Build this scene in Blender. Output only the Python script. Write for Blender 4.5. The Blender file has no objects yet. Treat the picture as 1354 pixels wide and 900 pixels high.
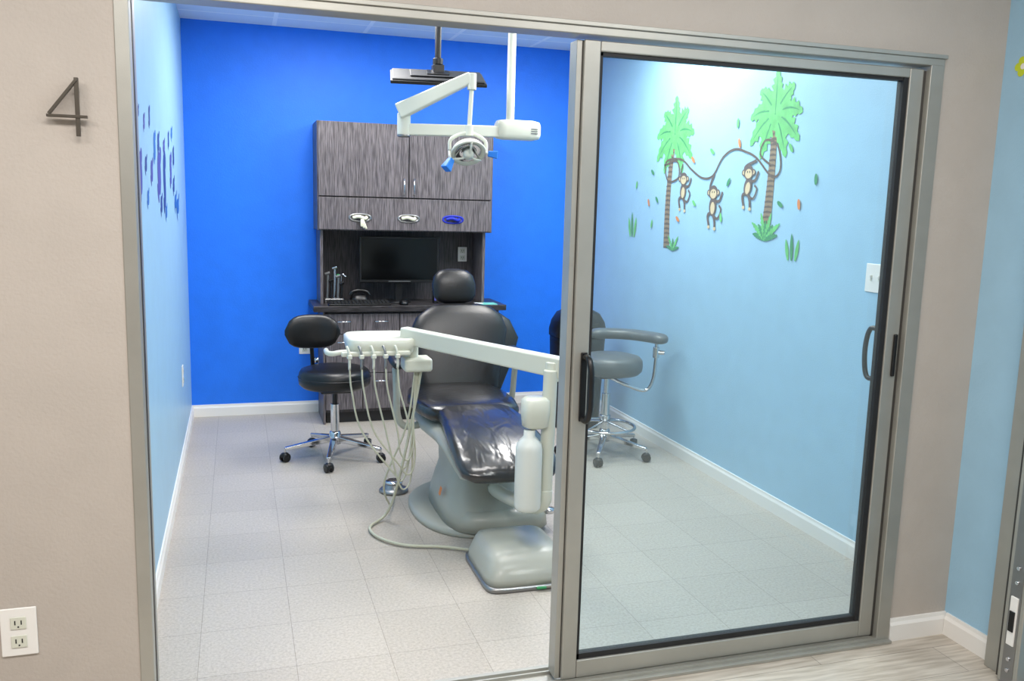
import bpy, bmesh, math, random
from mathutils import Vector, Matrix
random.seed(4)
SC=bpy.context.scene
COL=bpy.context.collection
XL,XR,YB,YF,ZC=-0.335,2.661,6.489,2.47,2.736

# ---------------------------------------------------------------- materials
def lin(c):
    return tuple(((v/255)/12.92 if v/255<=0.04045 else ((v/255+0.055)/1.055)**2.4) for v in c)+(1,)
MATS={}
def mat(name,col,rough=0.5,metal=0.0,bump=0.0,bscale=60,var=0.0,vscale=8,coat=0.0,emit=0.0,spec=0.5,stretch=(1,1,1),col2=None,bdist=0.01):
    if name in MATS: return MATS[name]
    m=bpy.data.materials.new(name); m.use_nodes=True
    nt=m.node_tree; b=nt.nodes["Principled BSDF"]
    b.inputs["Base Color"].default_value=lin(col)
    b.inputs["Roughness"].default_value=rough
    b.inputs["Metallic"].default_value=metal
    b.inputs["Specular IOR Level"].default_value=spec
    b.inputs["Coat Weight"].default_value=coat
    b.inputs["Coat Roughness"].default_value=0.15
    if emit>0:
        b.inputs["Emission Color"].default_value=lin(col); b.inputs["Emission Strength"].default_value=emit
    tc=nt.nodes.new("ShaderNodeTexCoord"); mp=nt.nodes.new("ShaderNodeMapping")
    mp.inputs["Scale"].default_value=stretch
    nt.links.new(tc.outputs["Object"],mp.inputs["Vector"])
    n=nt.nodes.new("ShaderNodeTexNoise"); n.inputs["Scale"].default_value=vscale; n.inputs["Detail"].default_value=4
    nt.links.new(mp.outputs[0],n.inputs["Vector"])
    r=nt.nodes.new("ShaderNodeValToRGB")
    c1=lin(col); 
    if col2: c2=lin(col2)
    else: c2=tuple(min(1,v*(1+var)) for v in c1[:3])+(1,); c1=tuple(v*(1-var) for v in c1[:3])+(1,)
    r.color_ramp.elements[0].color=c1; r.color_ramp.elements[1].color=c2
    r.color_ramp.elements[0].position=0.36; r.color_ramp.elements[1].position=0.64
    nt.links.new(n.outputs["Fac"],r.inputs["Fac"]); nt.links.new(r.outputs[0],b.inputs["Base Color"])
    if bump>0:
        n2=nt.nodes.new("ShaderNodeTexNoise"); n2.inputs["Scale"].default_value=bscale; n2.inputs["Detail"].default_value=2 if bdist>0.01 else 3
        n2.inputs["Distortion"].default_value=0.5 if bdist>0.01 else 0
        nt.links.new(mp.outputs[0],n2.inputs["Vector"])
        bp=nt.nodes.new("ShaderNodeBump"); bp.inputs["Strength"].default_value=bump; bp.inputs["Distance"].default_value=bdist
        nt.links.new(n2.outputs["Fac"],bp.inputs["Height"]); nt.links.new(bp.outputs[0],b.inputs["Normal"])
        if coat>0.6: nt.links.new(bp.outputs[0],b.inputs["Coat Normal"])
    MATS[name]=m; return m

M_blue=mat("paint_royal_blue",(26,120,240),0.55,bump=0.12,bscale=120,var=0.03)
M_pale=mat("paint_pale_blue",(160,200,225),0.4,bump=0.1,bscale=120,var=0.02)
M_hall=mat("paint_warm_grey",(186,177,168),0.6,bump=0.15,bscale=110,var=0.02)
M_white=mat("trim_white",(238,236,232),0.4)
M_alu=mat("brushed_aluminium",(176,175,168),0.42,0.6,bump=0.03,bscale=300,var=0.04)
M_alud=mat("aluminium_shadow_channel",(90,88,86),0.45,0.8)
M_gasket=mat("black_gasket",(28,28,30),0.6)
M_black=mat("black_vinyl",(16,16,18),0.36,var=0.15,bump=0.05,bscale=90)
M_blackp=mat("black_plastic",(16,16,18),0.38)
M_film=mat("black_vinyl_plastic_cover",(30,30,32),0.30,var=0.2,bump=0.55,bscale=8,coat=0.75,bdist=0.018,stretch=(1.5,0.6,1))
M_seat=mat("black_vinyl_seat",(20,20,22),0.28,var=0.2,bump=0.6,bscale=9,coat=0.4)
M_grey=mat("chair_grey_enamel",(166,168,158),0.38,var=0.02,coat=0.15)
M_cream=mat("delivery_unit_white",(212,214,200),0.34,var=0.01,coat=0.2)
M_bottle=mat("bottle_plastic",(220,223,216),0.3)
M_hose=mat("hose_pale",(190,190,170),0.45)
M_chrome=mat("chrome",(205,205,208),0.12,1.0)
M_steel=mat("steel",(150,150,150),0.35,0.9)
M_bronze=mat("bronze_sign",(96,90,82),0.35,0.6)
M_screen=mat("screen_black",(5,6,7),0.15)
M_greyv=mat("grey_vinyl",(84,88,90),0.4,var=0.1)
M_teal=mat("teal_paper",(120,205,190),0.6)
M_bluep=mat("blue_plastic",(35,120,215),0.3)
M_navy=mat("navy_glove",(20,40,170),0.5)
M_glove=mat("glove_cream",(236,232,205),0.6)
M_purple=mat("decal_purple",(72,76,160),0.6); M_navyd=mat("decal_navy",(36,64,140),0.6); M_mid=mat("decal_blue",(44,104,186),0.6)
M_leaf=mat("decal_leaf_green",(100,188,104),0.6,var=0.15,vscale=20); M_leafd=mat("decal_leaf_dark",(50,138,84),0.6)
M_trunk=mat("decal_trunk",(140,116,88),0.6); M_trunkd=mat("decal_trunk_dark",(92,72,58),0.6)
M_monk=mat("decal_monkey_brown",(92,74,66),0.6); M_tan=mat("decal_tan",(208,186,148),0.6); M_org=mat("decal_orange",(214,126,58),0.6)
M_kick=mat("toe_kick",(40,38,39),0.6)
M_counter=mat("laminate_counter",(28,26,28),0.35,col2=(68,64,66),vscale=6,stretch=(2,30,30))
M_wood=mat("dark_wood_laminate",(60,55,58),0.45,col2=(124,116,119),vscale=5,stretch=(62,62,2.0))
M_woodb=mat("dark_wood_backing",(36,33,37),0.5,col2=(88,83,86),vscale=5,stretch=(62,62,2.0))
M_lime=mat("lime_decal",(200,215,50),0.5)

def tile_mat():
    m=bpy.data.materials.new("vinyl_floor_tile"); m.use_nodes=True; nt=m.node_tree; b=nt.nodes["Principled BSDF"]
    tc=nt.nodes.new("ShaderNodeTexCoord")
    mp=nt.nodes.new("ShaderNodeMapping"); mp.inputs["Location"].default_value=(0.155,-3.1475+0.0,0)
    nt.links.new(tc.outputs["Object"],mp.inputs["Vector"])
    br=nt.nodes.new("ShaderNodeTexBrick"); br.offset=0; br.squash=1
    br.inputs["Scale"].default_value=1; br.inputs["Brick Width"].default_value=0.317; br.inputs["Row Height"].default_value=0.317
    br.inputs["Mortar Size"].default_value=0.0013; br.inputs["Mortar Smooth"].default_value=0.5
    br.inputs["Color1"].default_value=lin((194,186,176)); br.inputs["Color2"].default_value=lin((188,180,170)); br.inputs["Mortar"].default_value=lin((148,140,130))
    nt.links.new(mp.outputs[0],br.inputs["Vector"])
    n=nt.nodes.new("ShaderNodeTexNoise"); n.inputs["Scale"].default_value=95; n.inputs["Detail"].default_value=6; n.inputs["Roughness"].default_value=0.75
    nt.links.new(tc.outputs["Object"],n.inputs["Vector"])
    r=nt.nodes.new("ShaderNodeValToRGB"); r.color_ramp.elements[0].position=0.36; r.color_ramp.elements[1].position=0.6
    r.color_ramp.elements[0].color=(0.72,0.71,0.69,1); r.color_ramp.elements[1].color=(1,1,1,1)
    nt.links.new(n.outputs["Fac"],r.inputs["Fac"])
    mx=nt.nodes.new("ShaderNodeMix"); mx.data_type='RGBA'; mx.blend_type='MULTIPLY'; mx.inputs[0].default_value=1
    nt.links.new(br.outputs["Color"],mx.inputs[6]); nt.links.new(r.outputs[0],mx.inputs[7])
    nt.links.new(mx.outputs[2],b.inputs["Base Color"]); b.inputs["Roughness"].default_value=0.45
    return m
M_tile=tile_mat()
def plank_mat():
    m=bpy.data.materials.new("grey_wood_plank"); m.use_nodes=True; nt=m.node_tree; b=nt.nodes["Principled BSDF"]
    tc=nt.nodes.new("ShaderNodeTexCoord")
    br=nt.nodes.new("ShaderNodeTexBrick"); br.offset=0.4
    br.inputs["Scale"].default_value=1; br.inputs["Brick Width"].default_value=1.2; br.inputs["Row Height"].default_value=0.17
    br.inputs["Mortar Size"].default_value=0.001
    br.inputs["Color1"].default_value=lin((205,196,184)); br.inputs["Color2"].default_value=lin((188,178,166)); br.inputs["Mortar"].default_value=lin((120,112,104))
    nt.links.new(tc.outputs["Object"],br.inputs["Vector"])
    mp=nt.nodes.new("ShaderNodeMapping"); mp.inputs["Scale"].default_value=(2.5,30,1); nt.links.new(tc.outputs["Object"],mp.inputs["Vector"])
    n=nt.nodes.new("ShaderNodeTexNoise"); n.inputs["Scale"].default_value=2; n.inputs["Detail"].default_value=6; nt.links.new(mp.outputs[0],n.inputs["Vector"])
    r=nt.nodes.new("ShaderNodeValToRGB"); r.color_ramp.elements[0].position=0.35; r.color_ramp.elements[1].position=0.62
    r.color_ramp.elements[0].color=(0.68,0.66,0.63,1); r.color_ramp.elements[1].color=(1,1,1,1)
    nt.links.new(n.outputs["Fac"],r.inputs["Fac"])
    mx=nt.nodes.new("ShaderNodeMix"); mx.data_type='RGBA'; mx.blend_type='MULTIPLY'; mx.inputs[0].default_value=1
    nt.links.new(br.outputs["Color"],mx.inputs[6]); nt.links.new(r.outputs[0],mx.inputs[7]); nt.links.new(mx.outputs[2],b.inputs["Base Color"])
    b.inputs["Roughness"].default_value=0.4
    return m
M_plank=plank_mat()
def ceil_mat():
    m=bpy.data.materials.new("acoustic_ceiling_tile"); m.use_nodes=True; nt=m.node_tree; b=nt.nodes["Principled BSDF"]
    tc=nt.nodes.new("ShaderNodeTexCoord"); mp=nt.nodes.new("ShaderNodeMapping"); mp.inputs["Location"].default_value=(-0.27,-6.2,0)
    nt.links.new(tc.outputs["Object"],mp.inputs["Vector"])
    br=nt.nodes.new("ShaderNodeTexBrick"); br.offset=0
    br.inputs["Scale"].default_value=1; br.inputs["Brick Width"].default_value=0.62; br.inputs["Row Height"].default_value=0.62
    br.inputs["Mortar Size"].default_value=0.014; br.inputs["Mortar Smooth"].default_value=0.0
    br.inputs["Color1"].default_value=lin((232,238,246)); br.inputs["Color2"].default_value=lin((226,233,242)); br.inputs["Mortar"].default_value=lin((255,255,255))
    nt.links.new(mp.outputs[0],br.inputs["Vector"]); nt.links.new(br.outputs["Color"],b.inputs["Base Color"])
    b.inputs["Roughness"].default_value=0.8
    return m
M_ceil=ceil_mat()
def glass_mat():
    m=bpy.data.materials.new("door_glass"); m.use_nodes=True; nt=m.node_tree
    for n in list(nt.nodes): nt.nodes.remove(n)
    o=nt.nodes.new("ShaderNodeOutputMaterial"); t=nt.nodes.new("ShaderNodeBsdfTransparent"); t.inputs[0].default_value=(0.76,0.875,0.885,1)
    d=nt.nodes.new("ShaderNodeBsdfDiffuse"); d.inputs[0].default_value=(0.72,0.88,0.90,1)  # pale haze over the pane, put in as a diffuse colour
    m0=nt.nodes.new("ShaderNodeMixShader"); m0.inputs[0].default_value=0.085
    nt.links.new(t.outputs[0],m0.inputs[1]); nt.links.new(d.outputs[0],m0.inputs[2])
    g=nt.nodes.new("ShaderNodeBsdfGlossy"); g.inputs["Roughness"].default_value=0.02; g.inputs["Color"].default_value=(0.95,1,1,1)
    f=nt.nodes.new("ShaderNodeFresnel"); f.inputs["IOR"].default_value=1.6
    mx=nt.nodes.new("ShaderNodeMixShader"); nt.links.new(f.outputs[0],mx.inputs[0]); nt.links.new(m0.outputs[0],mx.inputs[1]); nt.links.new(g.outputs[0],mx.inputs[2])
    nt.links.new(mx.outputs[0],o.inputs[0]); return m
M_glass=glass_mat()

# ---------------------------------------------------------------- mesh helpers
def empty(name,loc):
    e=bpy.data.objects.new(name,None); e.empty_display_size=0.1; e.location=loc; COL.objects.link(e); return e
def mk(name,verts,faces,m,parent=None,smooth=False,bevel=0,seg=2,sub=0):
    me=bpy.data.meshes.new(name)
    off=Vector(parent.location) if parent else Vector((0,0,0))
    me.from_pydata([tuple(Vector(v)-off) for v in verts],[],faces); me.update()
    bm=bmesh.new(); bm.from_mesh(me); bmesh.ops.recalc_face_normals(bm,faces=bm.faces); bm.to_mesh(me); bm.free()
    me.materials.append(m)
    o=bpy.data.objects.new(name,me); COL.objects.link(o)
    if parent: o.parent=parent
    if smooth:
        for p in me.polygons: p.use_smooth=True
    if bevel>0:
        md=o.modifiers.new("b","BEVEL"); md.width=bevel; md.segments=seg; md.limit_method='ANGLE'
        for p in me.polygons: p.use_smooth=True
        md.harden_normals=True
    if sub>0:
        md=o.modifiers.new("s","SUBSURF"); md.levels=sub; md.render_levels=sub
        for p in me.polygons: p.use_smooth=True
    return o
def box(name,x0,x1,y0,y1,z0,z1,m,parent=None,bevel=0,seg=2):
    v=[(x,y,z) for x in (x0,x1) for y in (y0,y1) for z in (z0,z1)]
    f=[(0,1,3,2),(4,6,7,5),(0,4,5,1),(2,3,7,6),(0,2,6,4),(1,5,7,3)]
    return mk(name,v,f,m,parent,bevel=bevel,seg=seg)
def frame_axes(d):
    d=Vector(d).normalized(); a=Vector((0,0,1)) if abs(d.z)<0.9 else Vector((0,1,0))
    u=d.cross(a).normalized(); w=u.cross(d).normalized(); return u,w
def obox(name,p0,p1,w,h,m,parent=None,bevel=0.005,w2=None,h2=None):
    p0=Vector(p0);p1=Vector(p1);u,v=frame_axes(p1-p0); vs=[]
    w2=w2 or w; h2=h2 or h
    for p,ww,hh in ((p0,w,h),(p1,w2,h2)):
        for a,b in ((-1,-1),(1,-1),(1,1),(-1,1)): vs.append(p+u*a*ww/2+v*b*hh/2)
    f=[(0,1,2,3),(4,7,6,5)]+[(i,(i+1)%4,4+(i+1)%4,4+i) for i in range(4)]
    return mk(name,vs,f,m,parent,bevel=bevel,seg=3)
def loft(name,rings,m,parent=None,smooth=True,sub=0,bevel=0):
    n=len(rings[0]); vs=[p for r in rings for p in r]; f=[]
    for i in range(len(rings)-1):
        for j in range(n): f.append((i*n+j,i*n+(j+1)%n,(i+1)*n+(j+1)%n,(i+1)*n+j))
    f.append(tuple(range(n))); f.append(tuple((len(rings)-1)*n+j for j in range(n)))
    return mk(name,vs,f,m,parent,smooth=smooth,sub=sub,bevel=bevel)
def ring(c,u,v,a,b,e=2.0,n=24):
    c=Vector(c);u=Vector(u);v=Vector(v);o=[]
    for i in range(n):
        t=2*math.pi*i/n; ct,st=math.cos(t),math.sin(t)
        o.append(c+u*a*math.copysign(abs(ct)**(2/e),ct)+v*b*math.copysign(abs(st)**(2/e),st))
    return o
def cyl(name,p0,p1,r,m,parent=None,r2=None,n=20,bev=True):
    p0=Vector(p0);p1=Vector(p1);u,v=frame_axes(p1-p0); r2=r if r2 is None else r2
    o=loft(name,[ring(p0,u,v,r,r,2,n),ring(p1,u,v,r2,r2,2,n)],m,parent,smooth=False,bevel=min(r,r2)*0.15 if bev else 0)
    for p in o.data.polygons: p.use_smooth=len(p.vertices)==4
    return o
def lathe(name,c,prof,m,parent=None,n=32,axis=(0,0,1)):
    ax=Vector(axis).normalized();u,v=frame_axes(ax)
    rs=[ring(Vector(c)+ax*z,u,v,max(r,1e-4),max(r,1e-4),2,n) for r,z in prof]
    o=loft(name,rs,m,parent,smooth=True); return o
def catmull(pts,k=8):
    P=[Vector(p) for p in pts]; P=[2*P[0]-P[1]]+P+[2*P[-1]-P[-2]]; o=[]
    for i in range(1,len(P)-2):
        a,b,c,d=P[i-1],P[i],P[i+1],P[i+2]
        for s in range(k):
            t=s/k; o.append(0.5*((2*b)+(c-a)*t+(2*a-5*b+4*c-d)*t*t+(3*b-a-3*c+d)*t**3))
    o.append(P[-2]); return o
def tube(name,pts,r,m,parent=None,k=8,n=10,flat=1.0):
    P=catmull(pts,k) if k>1 else [Vector(p) for p in pts]
    rings=[];pu=None
    for i,p in enumerate(P):
        d=(P[min(i+1,len(P)-1)]-P[max(i-1,0)]).normalized()
        if pu is None: pu,_=frame_axes(d)
        u=(pu-d*pu.dot(d)).normalized(); v=d.cross(u); pu=u
        rings.append(ring(p,u,v,r,r*flat,2,n))
    return loft(name,rings,m,parent)
def flat(name,pts,x,m,parent):
    return mk(name,[(x,a,b) for a,b in pts],[tuple(range(len(pts)))],m,parent)

# ---------------------------------------------------------------- room shell
box("floor",XL-0.1,XR+0.1,YF+0.03,YB+0.1,-0.06,0,M_tile)
box("floor_hall",-3.2,2.65,-1.6,YF+0.03,-0.06,0,M_plank)
box("ceiling",XL-0.1,XR+0.1,YF+0.13,YB+0.1,ZC,ZC+0.08,M_ceil)
box("ceiling_hall",-3.2,2.65,-1.6,YF+0.13,ZC,ZC+0.08,M_ceil)
box("wall_back",XL-0.1,XR+0.1,YB,YB+0.1,0,ZC,M_blue)
box("wall_left",XL-0.1,XL,YF+0.13,YB,0,ZC,M_pale)
box("wall_right",XR,XR+0.1,YF+0.13,YB,0,ZC,M_pale)
JL0,JL1=-0.284,-0.248   # left jamb
JR0,JR1=2.215,2.270
HT=2.09
def front_wall():
    bm=bmesh.new()
    for (x0,x1,z0,z1) in ((-3.2,JL0,0,ZC),(JR1,2.66,0,ZC),(JL0,JR1,HT,ZC)):
        r=bmesh.ops.create_cube(bm,size=1)
        bmesh.ops.scale(bm,vec=(x1-x0,0.13,z1-z0),verts=r['verts'])
        bmesh.ops.translate(bm,vec=((x0+x1)/2,YF+0.065,(z0+z1)/2),verts=r['verts'])
    me=bpy.data.meshes.new("wall_front"); bm.to_mesh(me); bm.free(); me.materials.append(M_hall)
    o=bpy.data.objects.new("wall_front",me); COL.objects.link(o)
front_wall()
XHR=2.53
box("wall_hall_right",XHR,XHR+0.1,-1.6,YF,0,ZC,M_pale)
box("wall_hall_left",-3.3,-3.2,-1.6,YF,0,ZC,M_hall)
box("wall_hall_rear",-3.2,2.63,-1.7,-1.6,0,ZC,M_hall)
def baseboard(name,x0,x1,y0,y1,ax,side):
    h=0.085; t=0.014*side
    prof=[(0,0),(t,0),(t,h*0.72),(t*0.6,h*0.86),(t*0.5,h),(0,h)]
    if ax=='x': v=[(x,y0+a,b) for x in (x0,x1) for a,b in prof]
    else: v=[(x0+a,y,b) for y in (y0,y1) for a,b in prof]
    n=6; f=[tuple(range(n)),tuple(range(n,2*n))]+[(i,(i+1)%n,n+(i+1)%n,n+i) for i in range(n)]
    mk(name,v,f,M_white)
baseboard("baseboard_back",XL,XR,YB,YB,'x',-1)
baseboard("baseboard_left",XL,XL,YF+0.13,YB-0.015,'y',1)
baseboard("baseboard_right",XR,XR,YF+0.13,YB-0.015,'y',-1)
baseboard("baseboard_hall_front",JR1+0.002,XHR,YF,YF,'x',-1)
baseboard("baseboard_hall_right",XHR,XHR,2.235,YF-0.015,'y',-1)
baseboard("baseboard_hall_left",-3.2,-0.75,YF,YF,'x',-1)

# ---------------------------------------------------------------- sliding door frame + leaf
E=empty("door_frame",(1.0,YF+0.06,0))
box("jamb_left",JL0,JL1,YF-0.004,YF+0.135,0,HT,M_alu,E,0.003)
box("jamb_left_groove",JL1,JL1+0.002,YF+0.05,YF+0.075,0.02,HT-0.03,M_alud,E)
box("jamb_right",JR0,JR1,YF-0.012,YF+0.135,0,2.080,M_alu,E,0.003)
box("jamb_right_lip",JR0-0.012,JR0,YF+0.01,YF+0.03,0.02,HT-0.05,M_alud,E)
box("header",JL0,JR1-0.003,YF-0.013,YF+0.07,2.055,2.080,M_alu,E,0.003)
box("header_rear",JL0,JR1,YF+0.07,YF+0.13,2.08,2.089,M_alu,E,0.002)
box("header_cap",JL0,JR1+0.004,YF-0.02,YF+0.03,2.078,2.091,M_alu,E,0.002)
box("sill_track",JL0,JR1,YF-0.03,YF+0.135,0,0.012,M_alu,E,0.002)
for i,y in enumerate((YF-0.015,YF+0.012,YF+0.075,YF+0.1)):
    box("sill_rib_%d"%i,JL1,JR0,y,y+0.006,0.012,0.022,M_alu,E)
D=empty("door_1",(1.6,YF+0.04,0.015))
SX0,SX1,DX1=0.972,1.036,2.205
y0,y1=YF+0.008,YF+0.05
box("stile_left",SX0+0.012,SX1,y0,y1,0.024,2.045,M_alu,D,0.004)
box("stile_left_return",SX0-0.008,SX0+0.010,y0+0.012,y1+0.03,0.024,2.045,M_alu,D,0.003)
box("stile_left_slot",SX0+0.010,SX0+0.013,y0+0.015,y1,0.024,2.045,M_gasket,D)
box("stile_right",2.150,DX1,y0,y1,0.024,2.045,M_alu,D,0.004)
box("rail_top",SX1,2.150,y0,y1,2.014,2.045,M_alu,D,0.004)
box("rail_bottom",SX1,2.150,y0,y1,0.024,0.085,M_alu,D,0.004)
box("gasket_left",SX1,SX1+0.010,y0+0.008,y1-0.008,0.085,2.014,M_gasket,D)
box("gasket_right",2.130,2.150,y0+0.006,y1-0.006,0.085,2.014,M_gasket,D)
box("gasket_top",SX1,2.150,y0+0.008,y1-0.008,2.004,2.014,M_gasket,D)
box("gasket_bottom",SX1,2.150,y0+0.008,y1-0.008,0.085,0.104,M_gasket,D)
gx0,gx1,gy=SX1+0.004,2.14,y0+0.02
mk("glass_pane",[(gx0,gy,0.09),(gx1,gy,0.09),(gx1,gy,2.01),(gx0,gy,2.01)],[(0,1,2,3)],M_glass,D)
box("handle_plate",1.008,1.030,y0-0.006,y0,0.895,1.115,M_blackp,D,0.004)
tube("handle_grip",[(1.02,y0,1.10),(1.022,y0-0.035,1.098),(1.024,y0-0.052,1.06),(1.024,y0-0.055,1.0),(1.024,y0-0.052,0.94),(1.022,y0-0.035,0.905),(1.02,y0,0.903)],0.010,M_blackp,D)
tube("handle_inner_grip",[(2.155,y1,1.16),(2.152,y1+0.04,1.158),(2.15,y1+0.056,1.11),(2.15,y1+0.056,1.04),(2.152,y1+0.04,0.985),(2.155,y1,0.983)],0.009,M_blackp,D)
box("lock_plate",2.180,2.194,y0-0.010,y0,1.00,1.15,M_blackp,D,0.004)

E=empty("door_2",(2.5,2.1,0))
box("jamb_front",2.485,XHR,2.17,2.232,0,2.1,M_alu,E,0.003)
box("jamb_slot",2.475,2.50,2.135,2.17,0,2.1,M_alud,E)
box("leaf_stile",2.44,2.500,2.06,2.135,0.01,2.08,M_alu,E,0.004)
box("leaf_edge_channel",2.4385,2.442,2.075,2.12,0.01,2.08,M_steel,E)
box("latch_plate",2.434,2.440,2.083,2.112,0.15,0.32,M_white,E,0.002)
box("latch_bolt",2.430,2.436,2.088,2.107,0.20,0.27,M_blackp,E)
for z in (0.06,0.10,0.37,0.42):
    cyl("screw_%d"%int(z*100),(2.44,2.097,z),(2.434,2.097,z),0.007,M_chrome,E)

# ---------------------------------------------------------------- number sign 4
E=empty("number_sign",(-0.39,YF,1.77))
ys=YF-0.022
obox("stroke_diagonal",(-0.371,ys,1.838),(-0.437,ys,1.752),0.014,0.007,M_bronze,E,0.001)
obox("stroke_bar",(-0.442,ys,1.748),(-0.350,ys,1.748),0.014,0.007,M_bronze,E,0.001)
obox("stroke_stem",(-0.372,ys,1.842),(-0.372,ys,1.700),0.010,0.009,M_bronze,E,0.001)
cyl("standoff_1",(-0.372,ys,1.81),(-0.372,YF,1.81),0.003,M_bronze,E)
cyl("standoff_2",(-0.372,ys,1.72),(-0.372,YF,1.72),0.003,M_bronze,E)

def outlet(name,c,axis,dirn,w=0.08,h=0.125,duplex=True,two=False):
    E=empty(name,c); cx,cy,cz=c; k=dirn
    def b(n,u0,u1,z0,z1,d0,d1,m,bev=0.001):
        d0,d1=sorted((k*d0,k*d1))
        if axis=='y': box(n,cx+u0,cx+u1,cy+d0,cy+d1,cz+z0,cz+z1,m,E,bev)
        else: box(n,cx+d0,cx+d1,cy+u0,cy+u1,cz+z0,cz+z1,m,E,bev)
    b("plate",-w/2,w/2,-h/2,h/2,0,0.006,M_white,0.003)
    if duplex:
        for i,z in enumerate((-0.026,0.026)):
            b("socket_%d"%i,-0.019,0.019,z-0.017,z+0.017,0.006,0.009,M_cream,0.004)
            b("slot_a%d"%i,-0.009,-0.006,z-0.004,z+0.008,0.009,0.0095,M_gasket,0)
            b("slot_b%d"%i,0.006,0.009,z-0.004,z+0.008,0.009,0.0095,M_gasket,0)
            b("ground_%d"%i,-0.002,0.002,z-0.012,z-0.008,0.009,0.0095,M_gasket,0)
    else:
        us=(-0.025,0.025) if two else (0,)
        for i,u in enumerate(us):
            b("slot_%d"%i,u-0.006,u+0.006,-0.013,0.013,0.006,0.007,M_cream,0)
            b("toggle_%d"%i,u-0.004,u+0.004,-0.002,0.011,0.006,0.016,M_white,0)
outlet("electrical_outlet",(-0.578,YF,0.400),'y',-1,w=0.088,h=0.135)
outlet("electrical_outlet",(XL,5.52,0.49),'x',1)
outlet("electrical_outlet",(0.455,YB,0.50),'y',-1)
outlet("light_switch",(XR,3.16,1.285),'x',-1,w=0.125,h=0.125,duplex=False,two=True)

# ---------------------------------------------------------------- cabinets
E=empty("base_cabinet",(1.15,6.3,0))
cy=6.075; cz=0.80; X0,X1=0.565,1.80
box("carcass_left",X0,1.085,cy+0.022,YB-0.02,0.08,cz,M_woodb,E)
box("carcass_right",1.085,X1,cy+0.022,YB-0.02,0.08,cz,M_woodb,E)
box("toe_kick",X0+0.01,X1-0.01,cy+0.05,YB-0.02,0,0.08,M_kick,E)
box("side_panel_left",X0-0.014,X0,cy,YB-0.017,0,cz,M_wood,E,0.001)
box("side_panel_right",X1,X1+0.014,cy,YB-0.017,0,cz,M_wood,E,0.001)
def bar(n,x,z,horizontal=True,L=0.09,y=cy):
    if horizontal:
        tube(n,[(x-L/2,y,z),(x-L/2,y-0.022,z),(x+L/2,y-0.022,z),(x+L/2,y,z)],0.005,M_chrome,E,k=1,n=8)
    else:
        tube(n,[(x,y,z-L/2),(x,y-0.022,z-L/2),(x,y-0.022,z+L/2),(x,y,z+L/2)],0.005,M_chrome,E,k=1,n=8)
g=0.003
cols=[(X0,0.825),(0.825,1.085),(1.085,1.44),(1.44,X1)]
for ci,(a,b) in enumerate(cols):
    rows=[(0.64,cz-0.015),(0.36,0.64),(0.10,0.36)] if ci<2 else [(0.64,cz-0.015),(0.10,0.64)]
    for ri,(z0,z1) in enumerate(rows):
        box("front_%d_%d"%(ci,ri),a+g,b-g,cy,cy+0.02,z0+g,z1-g,M_wood,E,0.0015)
        if ci<2 or ri==0: bar("pull_%d_%d"%(ci,ri),(a+b)/2,z1-0.055,True)
        else: bar("pull_%d_%d"%(ci,ri),a+0.05,z1-0.1,False)
box("countertop",0.485,1.862,cy-0.03,YB-0.003,cz,cz+0.04,M_counter,E,0.004)
CT=cz+0.0405
E=empty("overhead_cabinet",(1.15,6.3,1.7))
uy=6.16; UX0,UX1=0.53,1.765
box("hutch_side_left",UX0+0.015,UX0+0.035,uy+0.03,YB-0.003,CT,1.36,M_wood,E,0.001)
box("hutch_side_right",1.712,1.732,uy+0.03,YB-0.003,CT,1.36,M_wood,E,0.001)
box("hutch_back",UX0+0.035,1.712,YB-0.022,YB-0.003,CT,1.36,M_woodb,E)
box("upper_carcass",UX0,UX1,uy+0.022,YB-0.003,1.375,2.085,M_woodb,E)
box("upper_side_left",UX0-0.004,UX0+0.012,uy,YB-0.003,1.355,2.09,M_wood,E,0.001)
box("upper_side_right",UX1-0.012,UX1+0.004,uy,YB-0.003,1.355,2.09,M_wood,E,0.001)
box("upper_bottom",UX0,UX1,uy+0.004,YB-0.003,1.355,1.375,M_wood,E)
mid=1.155
box("upper_door_left",UX0+0.004,mid-0.003,uy-0.02,uy,1.590,2.088,M_wood,E,0.002)
box("upper_door_right",mid+0.003,UX1-0.004,uy-0.02,uy,1.590,2.088,M_wood,E,0.002)
box("dispenser_panel",UX0+0.004,UX1-0.004,uy-0.02,uy+0.02,1.362,1.582,M_wood,E,0.002)
bar("upper_pull_left",mid-0.035,1.665,False,0.11,uy-0.02)
bar("upper_pull_right",mid+0.035,1.665,False,0.11,uy-0.02)
for i,(x,mm) in enumerate(((0.815,M_glove),(1.155,M_glove),(1.475,M_navy))):
    z=1.445; yy=uy-0.02
    R1=ring((x,yy-0.004,z),(1,0,0),(0,0,1),0.078,0.030,2.4,32); R2=ring((x,yy-0.006,z),(1,0,0),(0,0,1),0.066,0.020,2.4,32)
    R0=ring((x,yy+0.001,z),(1,0,0),(0,0,1),0.080,0.032,2.4,32); R3=ring((x,yy+0.002,z),(1,0,0),(0,0,1),0.064,0.018,2.4,32)
    loft("dispenser_ring_%d"%i,[R0,R1,R2,R3],M_steel if i<2 else M_navy,E)
    pts=[(x-0.05,yy-0.006,z),(x-0.01,yy-0.02,z+0.008),(x+0.03,yy-0.016,z-0.004),(x+0.045,yy-0.006,z+0.004)]
    tube("glove_tuft_%d"%i,pts,0.012,mm,E,k=6)
    if i==0:
        for j,dx in enumerate((-0.012,0.004,0.02)):
            tube("glove_finger_%d"%j,[(x+0.01,yy-0.018,z),(x+0.012+dx*0.5,yy-0.024,z-0.03),(x+0.02+dx,yy-0.02,z-0.06-0.008*j)],0.008,mm,E,k=5)

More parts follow.
